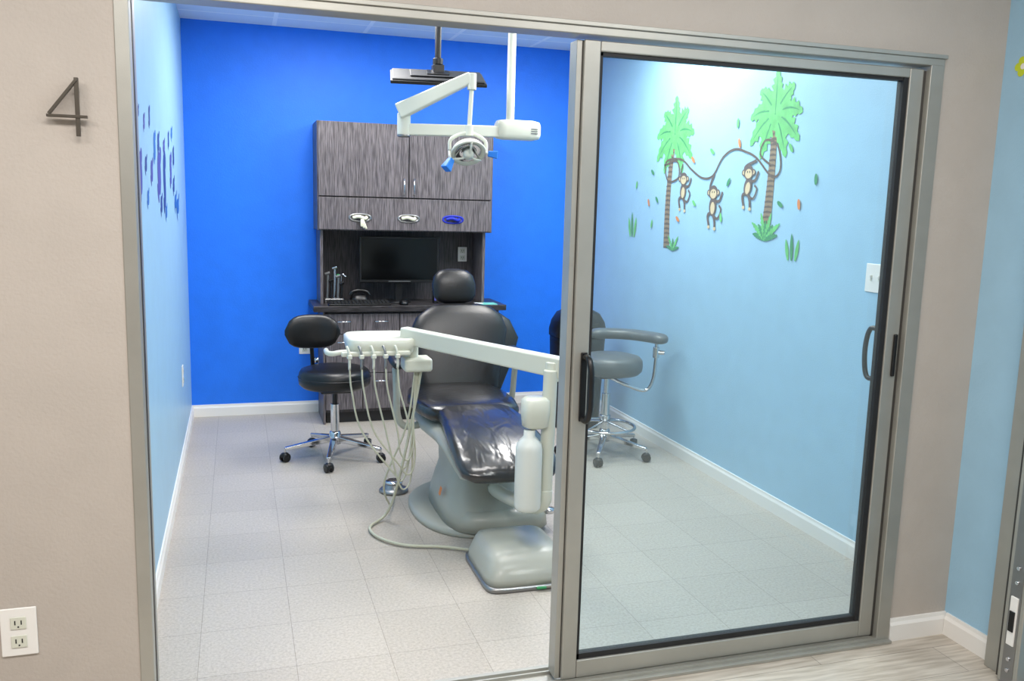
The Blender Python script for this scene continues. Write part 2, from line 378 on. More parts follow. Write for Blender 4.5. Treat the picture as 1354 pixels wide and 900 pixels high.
# ---------------------------------------------------------------- counter items
E=empty("computer_monitor",(1.11,6.26,CT))
box("bezel",0.822,1.40,6.235,6.262,0.985,1.315,M_blackp,E,0.006)
box("screen",0.838,1.384,6.232,6.2355,1.008,1.300,M_screen,E)
box("back_shell",0.95,1.27,6.262,6.30,1.03,1.24,M_blackp,E,0.01)
obox("neck",(1.11,6.285,CT+0.012),(1.11,6.285,1.08),0.05,0.02,M_blackp,E,0.003)
lathe("stand_base",(1.11,6.29,CT+0.0005),[(0.001,0),(0.095,0),(0.095,0.006),(0.08,0.012),(0.001,0.013)],M_blackp,E)
box("logo_strip",1.03,1.19,6.2335,6.2345,0.992,0.998,M_steel,E)
E=empty("computer_keyboard",(0.80,6.12,CT))
mk("keyboard_body",[(0.59,6.055,CT),(1.02,6.055,CT),(1.02,6.185,CT),(0.59,6.185,CT),(0.59,6.055,CT+0.012),(1.02,6.055,CT+0.012),(1.02,6.185,CT+0.028),(0.59,6.185,CT+0.028)],
   [(0,1,2,3),(4,5,6,7),(0,1,5,4),(1,2,6,5),(2,3,7,6),(3,0,4,7)],M_blackp,E,bevel=0.003)
for r in range(5):
    for c in range(16):
        x=0.602+c*0.0258; yk=6.065+r*0.023; z=CT+0.0135+r*0.0028
        box("key_%d_%d"%(r,c),x,x+0.021,yk,yk+0.018,z,z+0.006,M_gasket,E)
E=empty("computer_mouse",(1.12,6.12,CT))
loft("mouse_body",[ring((1.12,6.12,CT+z),(1,0,0),(0,1,0),a,b,2.4,20) for z,a,b in ((0,0.030,0.052),(0.012,0.031,0.053),(0.026,0.024,0.042),(0.033,0.010,0.02))],M_blackp,E)
E=empty("desk_telephone",(0.83,6.30,CT))
loft("phone_base",[ring((0.83,6.30,CT+z),(1,0,0),(0,1,0),a,b,3.2,24) for z,a,b in ((0,0.065,0.065),(0.02,0.066,0.065),(0.05,0.05,0.05),(0.055,0.04,0.04))],M_blackp,E)
tube("phone_handset",[(0.76,6.28,CT+0.05),(0.78,6.28,CT+0.075),(0.83,6.28,CT+0.085),(0.88,6.28,CT+0.075),(0.90,6.28,CT+0.05)],0.014,M_blackp,E)
E=empty("dental_instrument_rack",(0.64,6.30,CT))
box("rack_base",0.580,0.715,6.25,6.34,CT,CT+0.03,M_steel,E,0.006)
for i,(x,h,mm) in enumerate(((0.60,0.20,M_steel),(0.625,0.15,M_blackp),(0.65,0.24,M_chrome),(0.675,0.18,M_steel),(0.70,0.13,M_blackp))):
    cyl("rod_%d"%i,(x,6.29,CT+0.02),(x+0.006,6.29,CT+h),0.009,mm,E)
    cyl("tip_%d"%i,(x-0.012,6.29,CT+h),(x+0.02,6.285,CT+h+0.012),0.012,mm,E)
tube("gooseneck",[(0.70,6.31,CT+0.02),(0.702,6.31,CT+0.17),(0.71,6.30,CT+0.20),(0.735,6.29,CT+0.18)],0.007,M_chrome,E)
lathe("green_cap",(0.68,6.29,CT+0.18),[(0.001,0),(0.012,0.0),(0.012,0.02),(0.001,0.022)],M_leafd,E)
E=empty("supply_box",(1.38,6.22,CT))
box("carton",1.35,1.42,6.18,6.23,CT,CT+0.085,M_blackp,E,0.004)
box("label",1.355,1.415,6.178,6.18,CT+0.02,CT+0.045,M_purple,E)
box("lid",1.348,1.422,6.178,6.231,CT+0.085,CT+0.10,M_steel,E,0.003)
E=empty("paper_sheet",(1.74,6.13,CT))
box("sheet_teal",1.67,1.80,6.06,6.17,CT,CT+0.004,M_teal,E)
box("sheet_white",1.64,1.70,6.08,6.14,CT+0.0045,CT+0.007,M_white,E)
outlet("electrical_outlet",(1.63,YB-0.022,1.18),'y',-1,w=0.07,h=0.11)

# ---------------------------------------------------------------- ceiling TV
TY=4.8
E=empty("ceiling_television",(1.06,TY,2.24))
a=math.radians(18); rz=math.radians(-9)
c=Vector((1.055,TY,2.232)); RZ=Matrix.Rotation(rz,3,'Z'); ux=RZ@Vector((1,0,0)); uy_=RZ@Vector((0,math.cos(a),math.sin(a))); un=RZ@Vector((0,-math.sin(a),math.cos(a)))
def tvbox(n,x0,x1,v0,v1,d0,d1,m,bev=0.004):
    vs=[c+ux*x+uy_*v+un*d for x in (x0,x1) for v in (v0,v1) for d in (d0,d1)]
    return mk(n,vs,[(0,1,3,2),(4,6,7,5),(0,4,5,1),(2,3,7,6),(0,2,6,4),(1,5,7,3)],m,E,bevel=bev)
M_tvg=mat("tv_back_grey",(34,36,40),0.6)
tvbox("tv_bezel",-0.255,0.255,-0.155,0.155,-0.014,0.004,M_blackp,0.004)
tvbox("tv_back_shell",-0.245,0.245,-0.145,0.145,0.004,0.014,M_tvg,0.006)
tvbox("tv_back_bulge",-0.15,0.15,-0.09,0.09,0.014,0.024,M_tvg,0.006)
tvbox("tv_screen",-0.245,0.245,-0.14,0.14,-0.0155,-0.014,M_screen,0)
tvbox("vesa_plate",-0.06,0.06,-0.06,0.06,0.024,0.030,M_blackp,0.002)
cyl("pole",(1.06,TY+0.02,2.28),(1.06,TY+0.02,ZC),0.017,M_blackp,E)
box("pole_bracket",1.03,1.09,TY-0.01,TY+0.05,2.25,2.30,M_blackp,E,0.004)
cyl("pole_collar",(1.06,TY+0.02,2.30),(1.06,TY+0.02,2.335),0.028,M_blackp,E)
lathe("ceiling_flange",(1.06,TY+0.02,ZC-0.02),[(0.001,0),(0.06,0),(0.06,0.02),(0.001,0.02)],M_blackp,E)

# ---------------------------------------------------------------- dental operatory light
E=empty("dental_operatory_light",(1.47,4.8,2.2))
LY=4.8
cyl("ceiling_pole",(1.472,LY,2.02),(1.472,LY,ZC),0.023,M_cream,E)
lathe("ceiling_cover",(1.472,LY,ZC-0.05),[(0.001,0),(0.05,0.0),(0.07,0.03),(0.075,0.05),(0.001,0.05)],M_cream,E)
loft("pivot_housing",[ring((x,LY,1.975),(0,1,0),(0,0,1),a_,b_,4,28) for x,a_,b_ in ((1.39,0.035,0.036),(1.40,0.05,0.05),(1.44,0.055,0.055),(1.60,0.055,0.055),(1.635,0.048,0.048),(1.645,0.03,0.034))],M_cream,E)
for i in range(3):
    box("vent_slot_%d"%i,1.58,1.62,LY-0.0565,LY-0.054,1.955+i*0.012,1.960+i*0.012,M_steel,E)
obox("lower_arm",(1.42,LY-0.01,1.962),(0.86,LY-0.04,1.945),0.055,0.062,M_cream,E,0.008)
cyl("elbow_post",(0.865,LY-0.04,1.915),(0.865,LY-0.04,2.03),0.036,M_cream,E)
lathe("elbow_cap",(0.865,LY-0.04,1.905),[(0.001,0),(0.03,0.0),(0.038,0.012),(0.001,0.014)],M_steel,E)
obox("spring_arm",(0.835,LY-0.05,2.035),(1.19,LY-0.22,2.215),0.055,0.085,M_cream,E,0.01,0.045,0.06)
cyl("wrist_knuckle",(1.19,LY-0.22,2.235),(1.19,LY-0.22,2.15),0.024,M_cream,E)
HX,HY,HZ=1.175,LY-0.22,1.835
cyl("head_drop_rod",(1.19,HY,2.17),(1.18,HY,1.95),0.012,M_cream,E)
cyl("head_knuckle",(1.18,HY,1.97),(1.18,HY,1.915),0.022,M_cream,E)
tube("head_yoke",[(HX-0.10,HY,HZ),(HX-0.09,HY,HZ+0.06),(HX,HY,HZ+0.095),(HX+0.09,HY,HZ+0.06),(HX+0.10,HY,HZ)],0.010,M_cream,E)
ax=Vector((0.0,-0.62,-0.78)).normalized()
hc=Vector((HX,HY,HZ))
lathe("reflector_shell",hc,[(0.001,-0.045),(0.045,-0.04),(0.08,-0.018),(0.095,0.01),(0.093,0.02),(0.07,0.008),(0.03,-0.012),(0.001,-0.016)],M_cream,E,axis=ax)
lathe("reflector_mirror",hc+ax*0.002,[(0.001,-0.010),(0.03,-0.008),(0.07,0.010),(0.068,0.012),(0.03,-0.004),(0.001,-0.006)],M_chrome,E,axis=ax)
lathe("bulb_cover",hc+ax*0.01,[(0.001,-0.01),(0.025,-0.01),(0.03,0.012),(0.024,0.03),(0.001,0.034)],M_cream,E,axis=ax)
u_,v_=frame_axes(ax)
for i in range(3):
    ang=math.radians(90+i*120); d=u_*math.cos(ang)+v_*math.sin(ang)
    tube("guard_rib_%d"%i,[hc+ax*0.035+d*0.01,hc+ax*0.032+d*0.05,hc+ax*0.018+d*0.09],0.006,M_cream,E,k=4)
obox("handle_left",(HX-0.095,HY-0.03,HZ-0.045),(HX-0.13,HY-0.05,HZ-0.10),0.028,0.030,M_bluep,E,0.006,0.045,0.05)
obox("handle_right",(HX+0.105,HY-0.02,HZ-0.01),(HX+0.155,HY-0.03,HZ-0.015),0.028,0.03,M_bluep,E,0.005,0.035,0.04)
tube("handle_left_bar",[(HX-0.10,HY,HZ+0.0),(HX-0.10,HY-0.02,HZ-0.05)],0.008,M_cream,E,k=2)
cyl("handle_right_bar",(HX+0.085,HY,HZ),(HX+0.11,HY-0.02,HZ-0.01),0.008,M_cream,E)

# ---------------------------------------------------------------- dental chair
CXc=1.12
E=empty("dental_chair",(CXc,4.2,0))
X=(1,0,0)
bc=(1.145,4.20)
loft("base_plate",[ring((bc[0],bc[1],z),X,(0,1,0),a,b,2.3,40) for z,a,b in ((0,0.33,0.43),(0.02,0.33,0.43),(0.032,0.315,0.415),(0.034,0.25,0.35))],M_grey,E)
loft("pedestal",[ring((bc[0]+0.01+dx,yc,z),X,(0,1,0),a,b,3.5,32) for z,dx,yc,a,b in
  ((0.03,0,4.12,0.235,0.36),(0.10,0,4.13,0.225,0.34),(0.17,0,4.15,0.205,0.30),(0.24,0,4.18,0.18,0.25),(0.34,-0.01,4.22,0.165,0.25),(0.43,-0.02,4.26,0.17,0.30))],M_grey,E)
loft("front_housing",[ring((bc[0]+0.05,3.92,z),X,(0,1,0),a,b,3.2,28) for z,a,b in ((0.03,0.23,0.17),(0.09,0.225,0.165),(0.12,0.20,0.14),(0.125,0.1,0.08))],M_grey,E)
def profile(name,secs,m,e=3.0,cx=CXc):
    rs=[]
    for i,(y,z,hw,ht,*r) in enumerate(secs):
        y0_,z0_=secs[max(i-1,0)][:2]; y1_,z1_=secs[min(i+1,len(secs)-1)][:2]
        d=Vector((0,y1_-y0_,z1_-z0_)).normalized(); nrm=Vector((0,-d.z,d.y))
        rs.append(ring((r[0] if r else cx,y,z),X,nrm,hw,ht,e,32))
    return loft(name,rs,m,E)
profile("underseat_shell",[(3.62,0.335,0.10,0.008),(3.66,0.345,0.19,0.02),(3.85,0.41,0.215,0.035),(4.05,0.435,0.225,0.05),(4.35,0.42,0.235,0.055),(4.62,0.41,0.22,0.05),(4.72,0.42,0.16,0.03)],M_grey)
profile("leg_rest",[(3.50,0.378,0.12,0.012,1.135),(3.515,0.381,0.19,0.03,1.135),(3.55,0.395,0.225,0.043,1.135),(3.63,0.425,0.235,0.048,1.135),(3.80,0.475,0.225,0.05,1.13),(3.98,0.512,0.205,0.05,1.125),(4.10,0.525,0.195,0.046),(4.20,0.525,0.18,0.04)],M_film)
profile("seat_cushion",[(4.08,0.515,0.10,0.02),(4.10,0.518,0.19,0.04),(4.15,0.522,0.24,0.052),(4.30,0.522,0.268,0.058),(4.50,0.520,0.275,0.058),(4.66,0.525,0.24,0.05),(4.70,0.53,0.17,0.03)],M_seat)
def backsec(z,hw,ht):
    cx=1.165+(z-0.47)*0.12
    y=4.66+(z-0.48)*0.50
    return ring((cx,y,z),X,Vector((0,-0.9,0.43)).normalized(),hw,ht,3.0,36)
loft("backrest_cushion",[backsec(z,hw,ht) for z,hw,ht in ((0.455,0.10,0.015),(0.47,0.19,0.04),(0.52,0.230,0.055),(0.62,0.245,0.06),(0.74,0.27,0.06),(0.84,0.285,0.058),(0.91,0.255,0.052),(0.96,0.19,0.042),(0.98,0.12,0.02))],M_black,E)
def shsec(z,hw,ht):
    y=4.735+(z-0.48)*0.50
    return ring((1.215+(z-0.47)*0.14,y,z),X,Vector((0,-0.9,0.43)).normalized(),hw,ht,3.0,36)
loft("backrest_shell",[shsec(z,hw,ht) for z,hw,ht in ((0.42,0.14,0.02),(0.50,0.22,0.03),(0.66,0.29,0.035),(0.78,0.325,0.035),(0.88,0.27,0.03),(0.95,0.16,0.015))],M_black,E)
obox("backrest_bracket",(1.15,4.70,0.40),(1.18,4.80,0.58),0.22,0.06,M_grey,E)
def hsec(z,hw,ht):
    y=4.93+(z-0.98)*0.35; n=Vector((0,-0.95,0.3)).normalized()
    return ring((1.205,y,z-0.012),X,n,hw,ht,2.6,32)
loft("headrest_cushion",[hsec(z,hw,ht) for z,hw,ht in ((0.995,0.06,0.015),(1.005,0.10,0.032),(1.04,0.125,0.045),(1.10,0.13,0.05),(1.15,0.118,0.045),(1.18,0.085,0.032),(1.19,0.04,0.012))],M_black,E)
obox("headrest_post",(1.20,4.965,0.90),(1.205,4.985,1.08),0.05,0.012,M_chrome,E,0.002)
for s,nm in ((1,"right"),(-1,"left")):
    xx=CXc+s*0.325
    if s>0:
        tube("arm_support_"+nm,[(xx-0.10,4.62,0.42),(xx-0.02,4.62,0.42),(xx+0.015,4.60,0.48),(xx+0.015,4.56,0.62),(xx+0.015,4.54,0.715)],0.024,M_grey,E,flat=0.7)
        loft("arm_pad_"+nm,[ring((xx+0.015,y,0.735+(y-4.4)*0.12),X,(0,0,1),a,b,2.6,24) for y,a,b in ((4.31,0.012,0.006),(4.32,0.034,0.020),(4.38,0.040,0.024),(4.56,0.040,0.024),(4.63,0.030,0.018),(4.65,0.012,0.008))],M_black,E)
    else:
        tube("arm_support_"+nm,[(xx+0.10,4.42,0.40),(xx+0.02,4.42,0.40),(xx-0.015,4.42,0.46),(xx-0.02,4.42,0.58),(xx-0.02,4.44,0.66),(xx-0.02,4.46,0.70)],0.026,M_grey,E,flat=0.7)
        loft("arm_pad_"+nm,[ring((xx-0.02,y,0.735+(y-4.4)*0.10),X,(0,0,1),a,b,2.6,24) for y,a,b in ((4.35,0.012,0.006),(4.36,0.028,0.018),(4.42,0.032,0.022),(4.60,0.032,0.022),(4.66,0.026,0.018),(4.68,0.012,0.008))],M_black,E)
mk("logo_badge",[(bc[0]-0.222,4.02,0.14),(bc[0]-0.222,4.06,0.14),(bc[0]-0.212,4.06,0.18),(bc[0]-0.212,4.02,0.18)],[(0,1,2,3)],M_org,E)
cyl("stop_pedal_rod",(1.34,3.86,0.12),(1.42,3.83,0.10),0.010,M_chrome,E)
lathe("stop_pedal",(1.42,3.83,0.085),[(0.001,0),(0.03,0.0),(0.032,0.02),(0.001,0.025)],M_chrome,E)

# ---------------------------------------------------------------- delivery system (tray, arm, post)
E=empty("dental_delivery_tray",(1.0,3.9,0.6))
loft("tray_body",[ring((0.635,4.11,z),X,(0,1,0),a,b,5,40) for z,a,b in ((0.850,0.13,0.11),(0.86,0.150,0.135),(0.895,0.160,0.145),(0.925,0.160,0.145),(0.932,0.15,0.135),(0.926,0.14,0.125))],M_cream,E)
tube("tray_handle",[(0.50,4.02,0.87),(0.44,4.0,0.87),(0.405,4.0,0.865),(0.385,4.03,0.865),(0.385,4.10,0.865)],0.012,M_cream,E)
box("instrument_rail",0.44,0.76,3.955,3.98,0.855,0.878,M_cream,E,0.008)
for i in range(5):
    x=0.475+i*0.055
    box("holder_%d"%i,x-0.011,x+0.011,3.928,3.957,0.848,0.868,M_cream,E,0.005)
    tube("handpiece_%d"%i,[(x,3.943,0.80),(x,3.94,0.85),(x-0.004,3.945,0.885),(x-0.012,3.955,0.905)],0.006,M_steel if i%2 else M_cream,E,k=4)
box("control_housing",0.74,0.875,4.00,4.12,0.765,0.830,M_cream,E,0.015,4)
cyl("swivel_lower",(0.785,4.07,0.82),(0.785,4.07,0.90),0.032,M_cream,E)
cyl("swivel_upper",(0.765,4.08,0.88),(0.765,4.08,0.965),0.030,M_cream,E)
px_=1.245; py_=3.385
obox("flex_arm",(0.745,4.08,0.935),(px_+0.05,py_-0.01,0.888),0.055,0.078,M_cream,E,0.010,0.06,0.088)
cyl("post_cap",(px_+0.02,py_+0.02,0.912),(px_+0.02,py_+0.02,0.83),0.036,M_cream,E)
cyl("post_column",(px_-0.008,py_,0.34),(px_,py_,0.88),0.030,M_cream,E)
loft("valve_housing",[ring((px_-0.065,py_-0.005,z),X,(0,1,0),a,b,3.5,28) for z,a,b in ((0.635,0.03,0.03),(0.645,0.052,0.045),(0.70,0.058,0.05),(0.755,0.056,0.05),(0.768,0.04,0.035))],M_cream,E)
tube("post_foot",[(px_-0.008,py_,0.36),(px_-0.012,py_,0.31),(px_-0.03,py_+0.03,0.275),(px_-0.05,3.52,0.25),(1.17,3.72,0.22),(1.16,3.90,0.20)],0.033,M_cream,E)
E2=empty("water_bottle",(1.15,3.36,0.29))
lathe("bottle_body",(1.15,3.36,0.0),[(0.001,0.285),(0.045,0.285),(0.055,0.295),(0.057,0.31),(0.057,0.55),(0.052,0.575),(0.035,0.595),(0.024,0.607),(0.024,0.632),(0.001,0.632)],M_bottle,E2)
for i in range(5):
    x=0.475+i*0.055; dz=[0.24,0.30,0.20,0.34,0.27][i]
    tube("hose_%d"%i,[(x,3.943,0.81),(x+0.01,3.945,0.70),(x+0.06,3.97,0.50),(0.69+i*0.010,3.99,dz+0.04),(0.73+i*0.010,4.0,dz),(0.765+i*0.008,4.02,dz+0.08),(0.79,4.04,0.55),(0.80+i*0.005,4.06,0.78)],0.0042,M_hose,E,k=8,n=8)
tube("umbilical",[(0.83,4.05,0.78),(0.80,4.05,0.60),(0.74,4.05,0.30),(0.70,4.10,0.10),(0.66,4.12,0.02),(0.58,4.02,0.012),(0.60,3.88,0.012),(0.70,3.76,0.012),(0.86,3.70,0.012),(0.96,3.64,0.014),(1.02,3.60,0.02)],0.007,M_hose,E,k=8,n=10)
tube("umbilical_thin",[(0.80,4.05,0.78),(0.76,4.05,0.50),(0.66,4.08,0.22),(0.70,4.20,0.06),(0.74,4.32,0.03),(0.77,4.45,0.02)],0.005,M_hose,E,k=8,n=8)

E=empty("foot_control_pedal",(0.785,4.55,0))
lathe("pedal_base",(0.785,4.55,0),[(0.001,0),(0.075,0),(0.08,0.01),(0.072,0.02),(0.05,0.024),(0.045,0.045),(0.03,0.055),(0.001,0.056)],M_steel,E)
lathe("pedal_disc",(0.785,4.55,0.045),[(0.001,0),(0.045,0),(0.05,0.012),(0.036,0.02),(0.001,0.022)],M_chrome,E)
E=empty("floor_utility_box",(1.12,3.40,0))
loft("box_plinth",[ring((1.13,3.40,z),X,(0,1,0),a,b,8,40) for z,a,b in ((0,0.195,0.215),(0.02,0.195,0.215),(0.022,0.185,0.205))],M_steel,E)
loft("box_cover",[ring((1.13,3.40+dy,z),X,(0,1,0),a,b,6,40) for z,dy,a,b in ((0.02,0,0.19,0.21),(0.05,0,0.186,0.206),(0.10,0.015,0.165,0.18),(0.125,0.025,0.15,0.16),(0.137,0.03,0.12,0.13),(0.139,0.03,0.08,0.09))],M_grey,E)
cyl("hose_fitting",(1.14,3.178,0.014),(1.18,3.175,0.014),0.006,M_leafd,E)
cyl("hose_fitting_tip",(1.18,3.175,0.014),(1.21,3.17,0.014),0.006,M_bronze,E)

# ---------------------------------------------------------------- stools
def caster(E,i,p,ang):
    x,y=p; d=Vector((math.cos(ang),math.sin(ang),0)); s=Vector((-d.y,d.x,0))
    for k in (-1,1):
        c0=Vector((x,y,0.027))+s*k*0.008; cyl("wheel_%d_%d"%(i,k+1),c0,c0+s*k*0.015,0.027,M_blackp,E,n=20)
    loft("hood_%d"%i,[ring((x,y,z),d,s,a,b,2.4,16) for z,a,b in ((0.030,0.026,0.024),(0.045,0.026,0.024),(0.056,0.014,0.014))],M_blackp,E)
    cyl("stem_%d"%i,(x,y,0.05),(x,y,0.085),0.006,M_chrome,E)
def base5(E,cx,cy_,R,rot):
    for i in range(5):
        a=rot+i*2*math.pi/5; px,py=cx+R*math.cos(a),cy_+R*math.sin(a)
        obox("leg_%d"%i,(cx,cy_,0.125),(px,py,0.080),0.045,0.038,M_chrome,E,0.006,0.026,0.02)
        caster(E,i,(px,py),a+0.6)
    lathe("hub",(cx,cy_,0.09),[(0.001,0),(0.035,0),(0.04,0.03),(0.034,0.07),(0.028,0.08),(0.001,0.08)],M_chrome,E)
E=empty("rolling_stool",(0.54,5.26,0))
cx,cy_=0.545,5.26
base5(E,cx,cy_,0.30,math.radians(-103))
cyl("lift_outer",(cx,cy_,0.16),(cx,cy_,0.34),0.026,M_chrome,E)
cyl("lift_inner",(cx,cy_,0.33),(cx,cy_,0.44),0.016,M_blackp,E)
box("seat_mechanism",cx-0.09,cx+0.09,cy_-0.08,cy_+0.08,0.415,0.447,M_blackp,E,0.008)
lathe("seat",(cx,cy_,0.447),[(0.001,0),(0.19,0),(0.212,0.02),(0.216,0.05),(0.212,0.085),(0.20,0.105),(0.17,0.115),(0.001,0.118)],M_black,E,n=48)
tube("seat_piping",[(cx+0.215*math.cos(t*math.pi/12),cy_+0.215*math.sin(t*math.pi/12),0.509) for t in range(25)],0.004,M_blackp,E,k=2,n=6)
bx,by=0.425,5.40
tube("back_bracket",[(cx-0.03,cy_+0.04,0.43),(bx+0.02,by+0.07,0.43),(bx+0.01,by+0.09,0.52),(bx,by+0.07,0.68)],0.014,M_blackp,E,flat=0.6)
lathe("bracket_knob",(bx+0.03,by+0.06,0.56),[(0.001,0),(0.014,0),(0.014,0.03),(0.001,0.03)],M_chrome,E)
rs=[]
for i in range(13):
    t=-1+i/6; xx=bx+t*0.165; yy=by-0.05*t*t*1.0+0.02; hh=0.105*(max(0.02,1-abs(t)**3.2))**0.5; tt=0.038*(max(0.03,1-abs(t)**4))**0.5
    rs.append(ring((xx,yy,0.762),(0,1,0),(0,0,1),tt,hh,2.3,24))
loft("backrest",rs,M_black,E)

E=empty("assistant_stool",(2.22,4.98,0))
cx,cy_=2.21,4.98
base5(E,cx,cy_,0.29,math.radians(-120))
cyl("lift_outer",(cx,cy_,0.16),(cx,cy_,0.40),0.026,M_chrome,E)
cyl("lift_inner",(cx,cy_,0.39),(cx,cy_,0.50),0.016,M_chrome,E)
fr=[(cx+0.19*math.cos(t*math.pi/12),cy_+0.19*math.sin(t*math.pi/12),0.185) for t in range(25)]
tube("foot_ring",fr,0.010,M_chrome,E,k=2,n=8)
for i in range(4):
    a=i*math.pi/2+0.5; cyl("ring_spoke_%d"%i,(cx+0.19*math.cos(a),cy_+0.19*math.sin(a),0.185),(cx,cy_,0.22),0.007,M_chrome,E)
cyl("ring_collar",(cx,cy_,0.20),(cx,cy_,0.26),0.034,M_chrome,E)
box("seat_mechanism",cx-0.08,cx+0.08,cy_-0.08,cy_+0.08,0.505,0.53,M_blackp,E,0.008)
lathe("seat",(cx+0.02,cy_,0.53),[(0.001,0),(0.18,0),(0.20,0.02),(0.204,0.05),(0.20,0.085),(0.185,0.105),(0.15,0.115),(0.001,0.118)],M_greyv,E,n=48)
tube("support_tube",[(cx,cy_,0.51),(cx+0.13,cy_-0.04,0.45),(cx+0.24,cy_-0.06,0.42),(cx+0.285,cy_-0.07,0.48),(cx+0.30,cy_-0.07,0.62),(cx+0.30,cy_-0.07,0.73)],0.011,M_chrome,E)
cyl("support_clamp",(cx+0.30,cy_-0.07,0.63),(cx+0.30,cy_-0.07,0.70),0.020,M_chrome,E)
cyl("support_knob",(cx+0.30,cy_-0.07,0.665),(cx+0.345,cy_-0.10,0.665),0.014,M_chrome,E)
rs=[]
pp=catmull([(cx+0.31,cy_-0.16,0.755),(cx+0.29,cy_-0.04,0.755),(cx+0.20,cy_+0.10,0.755),(cx+0.06,cy_+0.17,0.755),(cx-0.06,cy_+0.16,0.755)],5)
for i,p in enumerate(pp):
    d=(pp[min(i+1,len(pp)-1)]-pp[max(i-1,0)]).normalized(); s=Vector((-d.y,d.x,0))
    e=min(i,len(pp)-1-i); f=[0.25,0.75,0.95][e] if e<3 else 1.0
    rs.append(ring(p,s,(0,0,1),0.055*f,0.034*f,2.6,20))
loft("arm_support_pad",rs,M_greyv,E)

E=empty("trash_can",(2.29,5.72,0))
tx,ty=2.295,5.72
loft("can_body",[ring((tx,ty,z),X,(0,1,0),a,b,4,36) for z,a,b in ((0,0.155,0.13),(0.02,0.16,0.135),(0.60,0.18,0.15),(0.66,0.182,0.152))],M_blackp,E)
loft("can_lid",[ring((tx,ty,z),X,(0,1,0),a,b,4,36) for z,a,b in ((0.655,0.188,0.158),(0.70,0.188,0.158),(0.76,0.175,0.148),(0.82,0.14,0.12),(0.845,0.09,0.08),(0.85,0.03,0.03))],M_blackp,E)
box("swing_flap",tx-0.10,tx+0.10,ty-0.158,ty-0.147,0.69,0.76,M_gasket,E,0.004)
box("label",tx-0.16,tx-0.10,ty-0.155,ty-0.150,0.60,0.63,M_white,E)

# ---------------------------------------------------------------- decal on the right wall
E=empty("palm_tree_monkey_decal",(XR-0.002,4.6,1.7))
lay=[0]
def LX():
    lay[0]+=1; return XR-0.001-lay[0]*0.00003
def P(name,pts,m): return flat(name,pts,LX(),m,E)
def frond(name,c,ang,L,w,droop,m,jag=True):
    n=13; top=[];bot=[]
    for i in range(n+1):
        t=i/n; y=c[0]+math.cos(ang)*L*t; z=c[1]+math.sin(ang)*L*t-droop*t*t
        d=Vector((math.cos(ang)*L,math.sin(ang)*L-2*droop*t)).normalized(); nn=Vector((-d.y,d.x))
        ww=w*math.sin(math.pi*min(1,(t*0.92+0.08)))**0.7
        k=(0.6 if i%2 else 1.15) if jag else 1; k2=(0.8 if i%2 else 1.05) if jag else 1
        sh=d*ww*0.2 if (jag and i%2==0) else Vector((0,0))
        top.append((y+nn.x*ww*k2+sh.x,z+nn.y*ww*k2+sh.y)); bot.append((y-nn.x*ww*k+sh.x,z-nn.y*ww*k+sh.y))
    x=LX()
    mk(name,[(x,a,b) for a,b in top]+[(x,a,b) for a,b in bot],[(i,i+1,n+2+i,n+1+i) for i in range(n)],m,E)
def palm(tag,base,crown,R,lean):
    n=12; L=[];Rr=[]
    for i in range(n+1):
        t=i/n; y=base[0]+(crown[0]-base[0])*t+lean*math.sin(math.pi*t); z=base[1]+(crown[1]-base[1])*t
        w=0.040-0.018*t; L.append((y-w,z)); Rr.append((y+w,z))
    x=LX()
    mk("trunk_"+tag,[(x,a,b) for a,b in L]+[(x,a,b) for a,b in Rr],[(i,i+1,n+2+i,n+1+i) for i in range(n)],M_trunk,E)
    for i in range(n):
        z0=L[i][1]; h=(crown[1]-base[1])/n
        for q in (0,0.5):
            zz=z0+h*q
            P("trunk_band_%s_%d_%d"%(tag,i,int(q*2)),[(L[i][0],zz),(Rr[i][0],zz),(Rr[i][0],zz+h*0.14),((L[i][0]+Rr[i][0])/2,zz+h*0.26),(L[i][0],zz+h*0.14)],M_trunkd)
    for j,(a,l,dr) in enumerate(((-50,0.72,0.12),(230,0.72,0.12),(-12,0.90,0.14),(192,0.90,0.14),(22,1.0,0.14),(158,1.0,0.14),(52,1.0,0.09),(128,1.0,0.09),(90,0.88,0.0))):
        frond("frond_%s_%d"%(tag,j),crown,math.radians(a),R*l,R*0.205,R*dr*3,M_leaf)
        frond("frond_rib_%s_%d"%(tag,j),crown,math.radians(a),R*l*0.9,R*0.022,R*dr*3*0.81,M_leafd,False)
palm("left",(5.14,1.31),(5.10,2.03),0.27,0.03)
palm("right",(4.03,1.42),(4.01,2.06),0.25,-0.01)
def ferns(tag,y,z,s,k):
    for j in range(k):
        a=math.radians(25+130*j/(k-1)); 
        frond("fern_%s_%d"%(tag,j),(y,z),a,s*(0.8+0.3*(j%2)),s*0.10,s*0.15,M_leaf if j%2 else M_leafd)
ferns("right",4.03,1.41,0.16,9); ferns("left",5.05,1.30,0.12,5)
for tag,y,z,s in (("tuft",3.78,1.32,0.11),("far",5.66,1.36,0.14)):
    for j,(dy,a) in enumerate(((-0.03,100),(0.0,85),(0.03,75))):
        frond("grass_%s_%d"%(tag,j),(y+dy,z),math.radians(a),s*(1+0.25*(j==1)),s*0.12,0,M_leafd if j==1 else M_leaf,False)
def disc(name,y,z,a,b,m,rot=0,n=18):
    P(name,[(y+a*math.cos(t)*math.cos(rot)-b*math.sin(t)*math.sin(rot),z+a*math.cos(t)*math.sin(rot)+b*math.sin(t)*math.cos(rot)) for t in [2*math.pi*i/n for i in range(n)]],m)
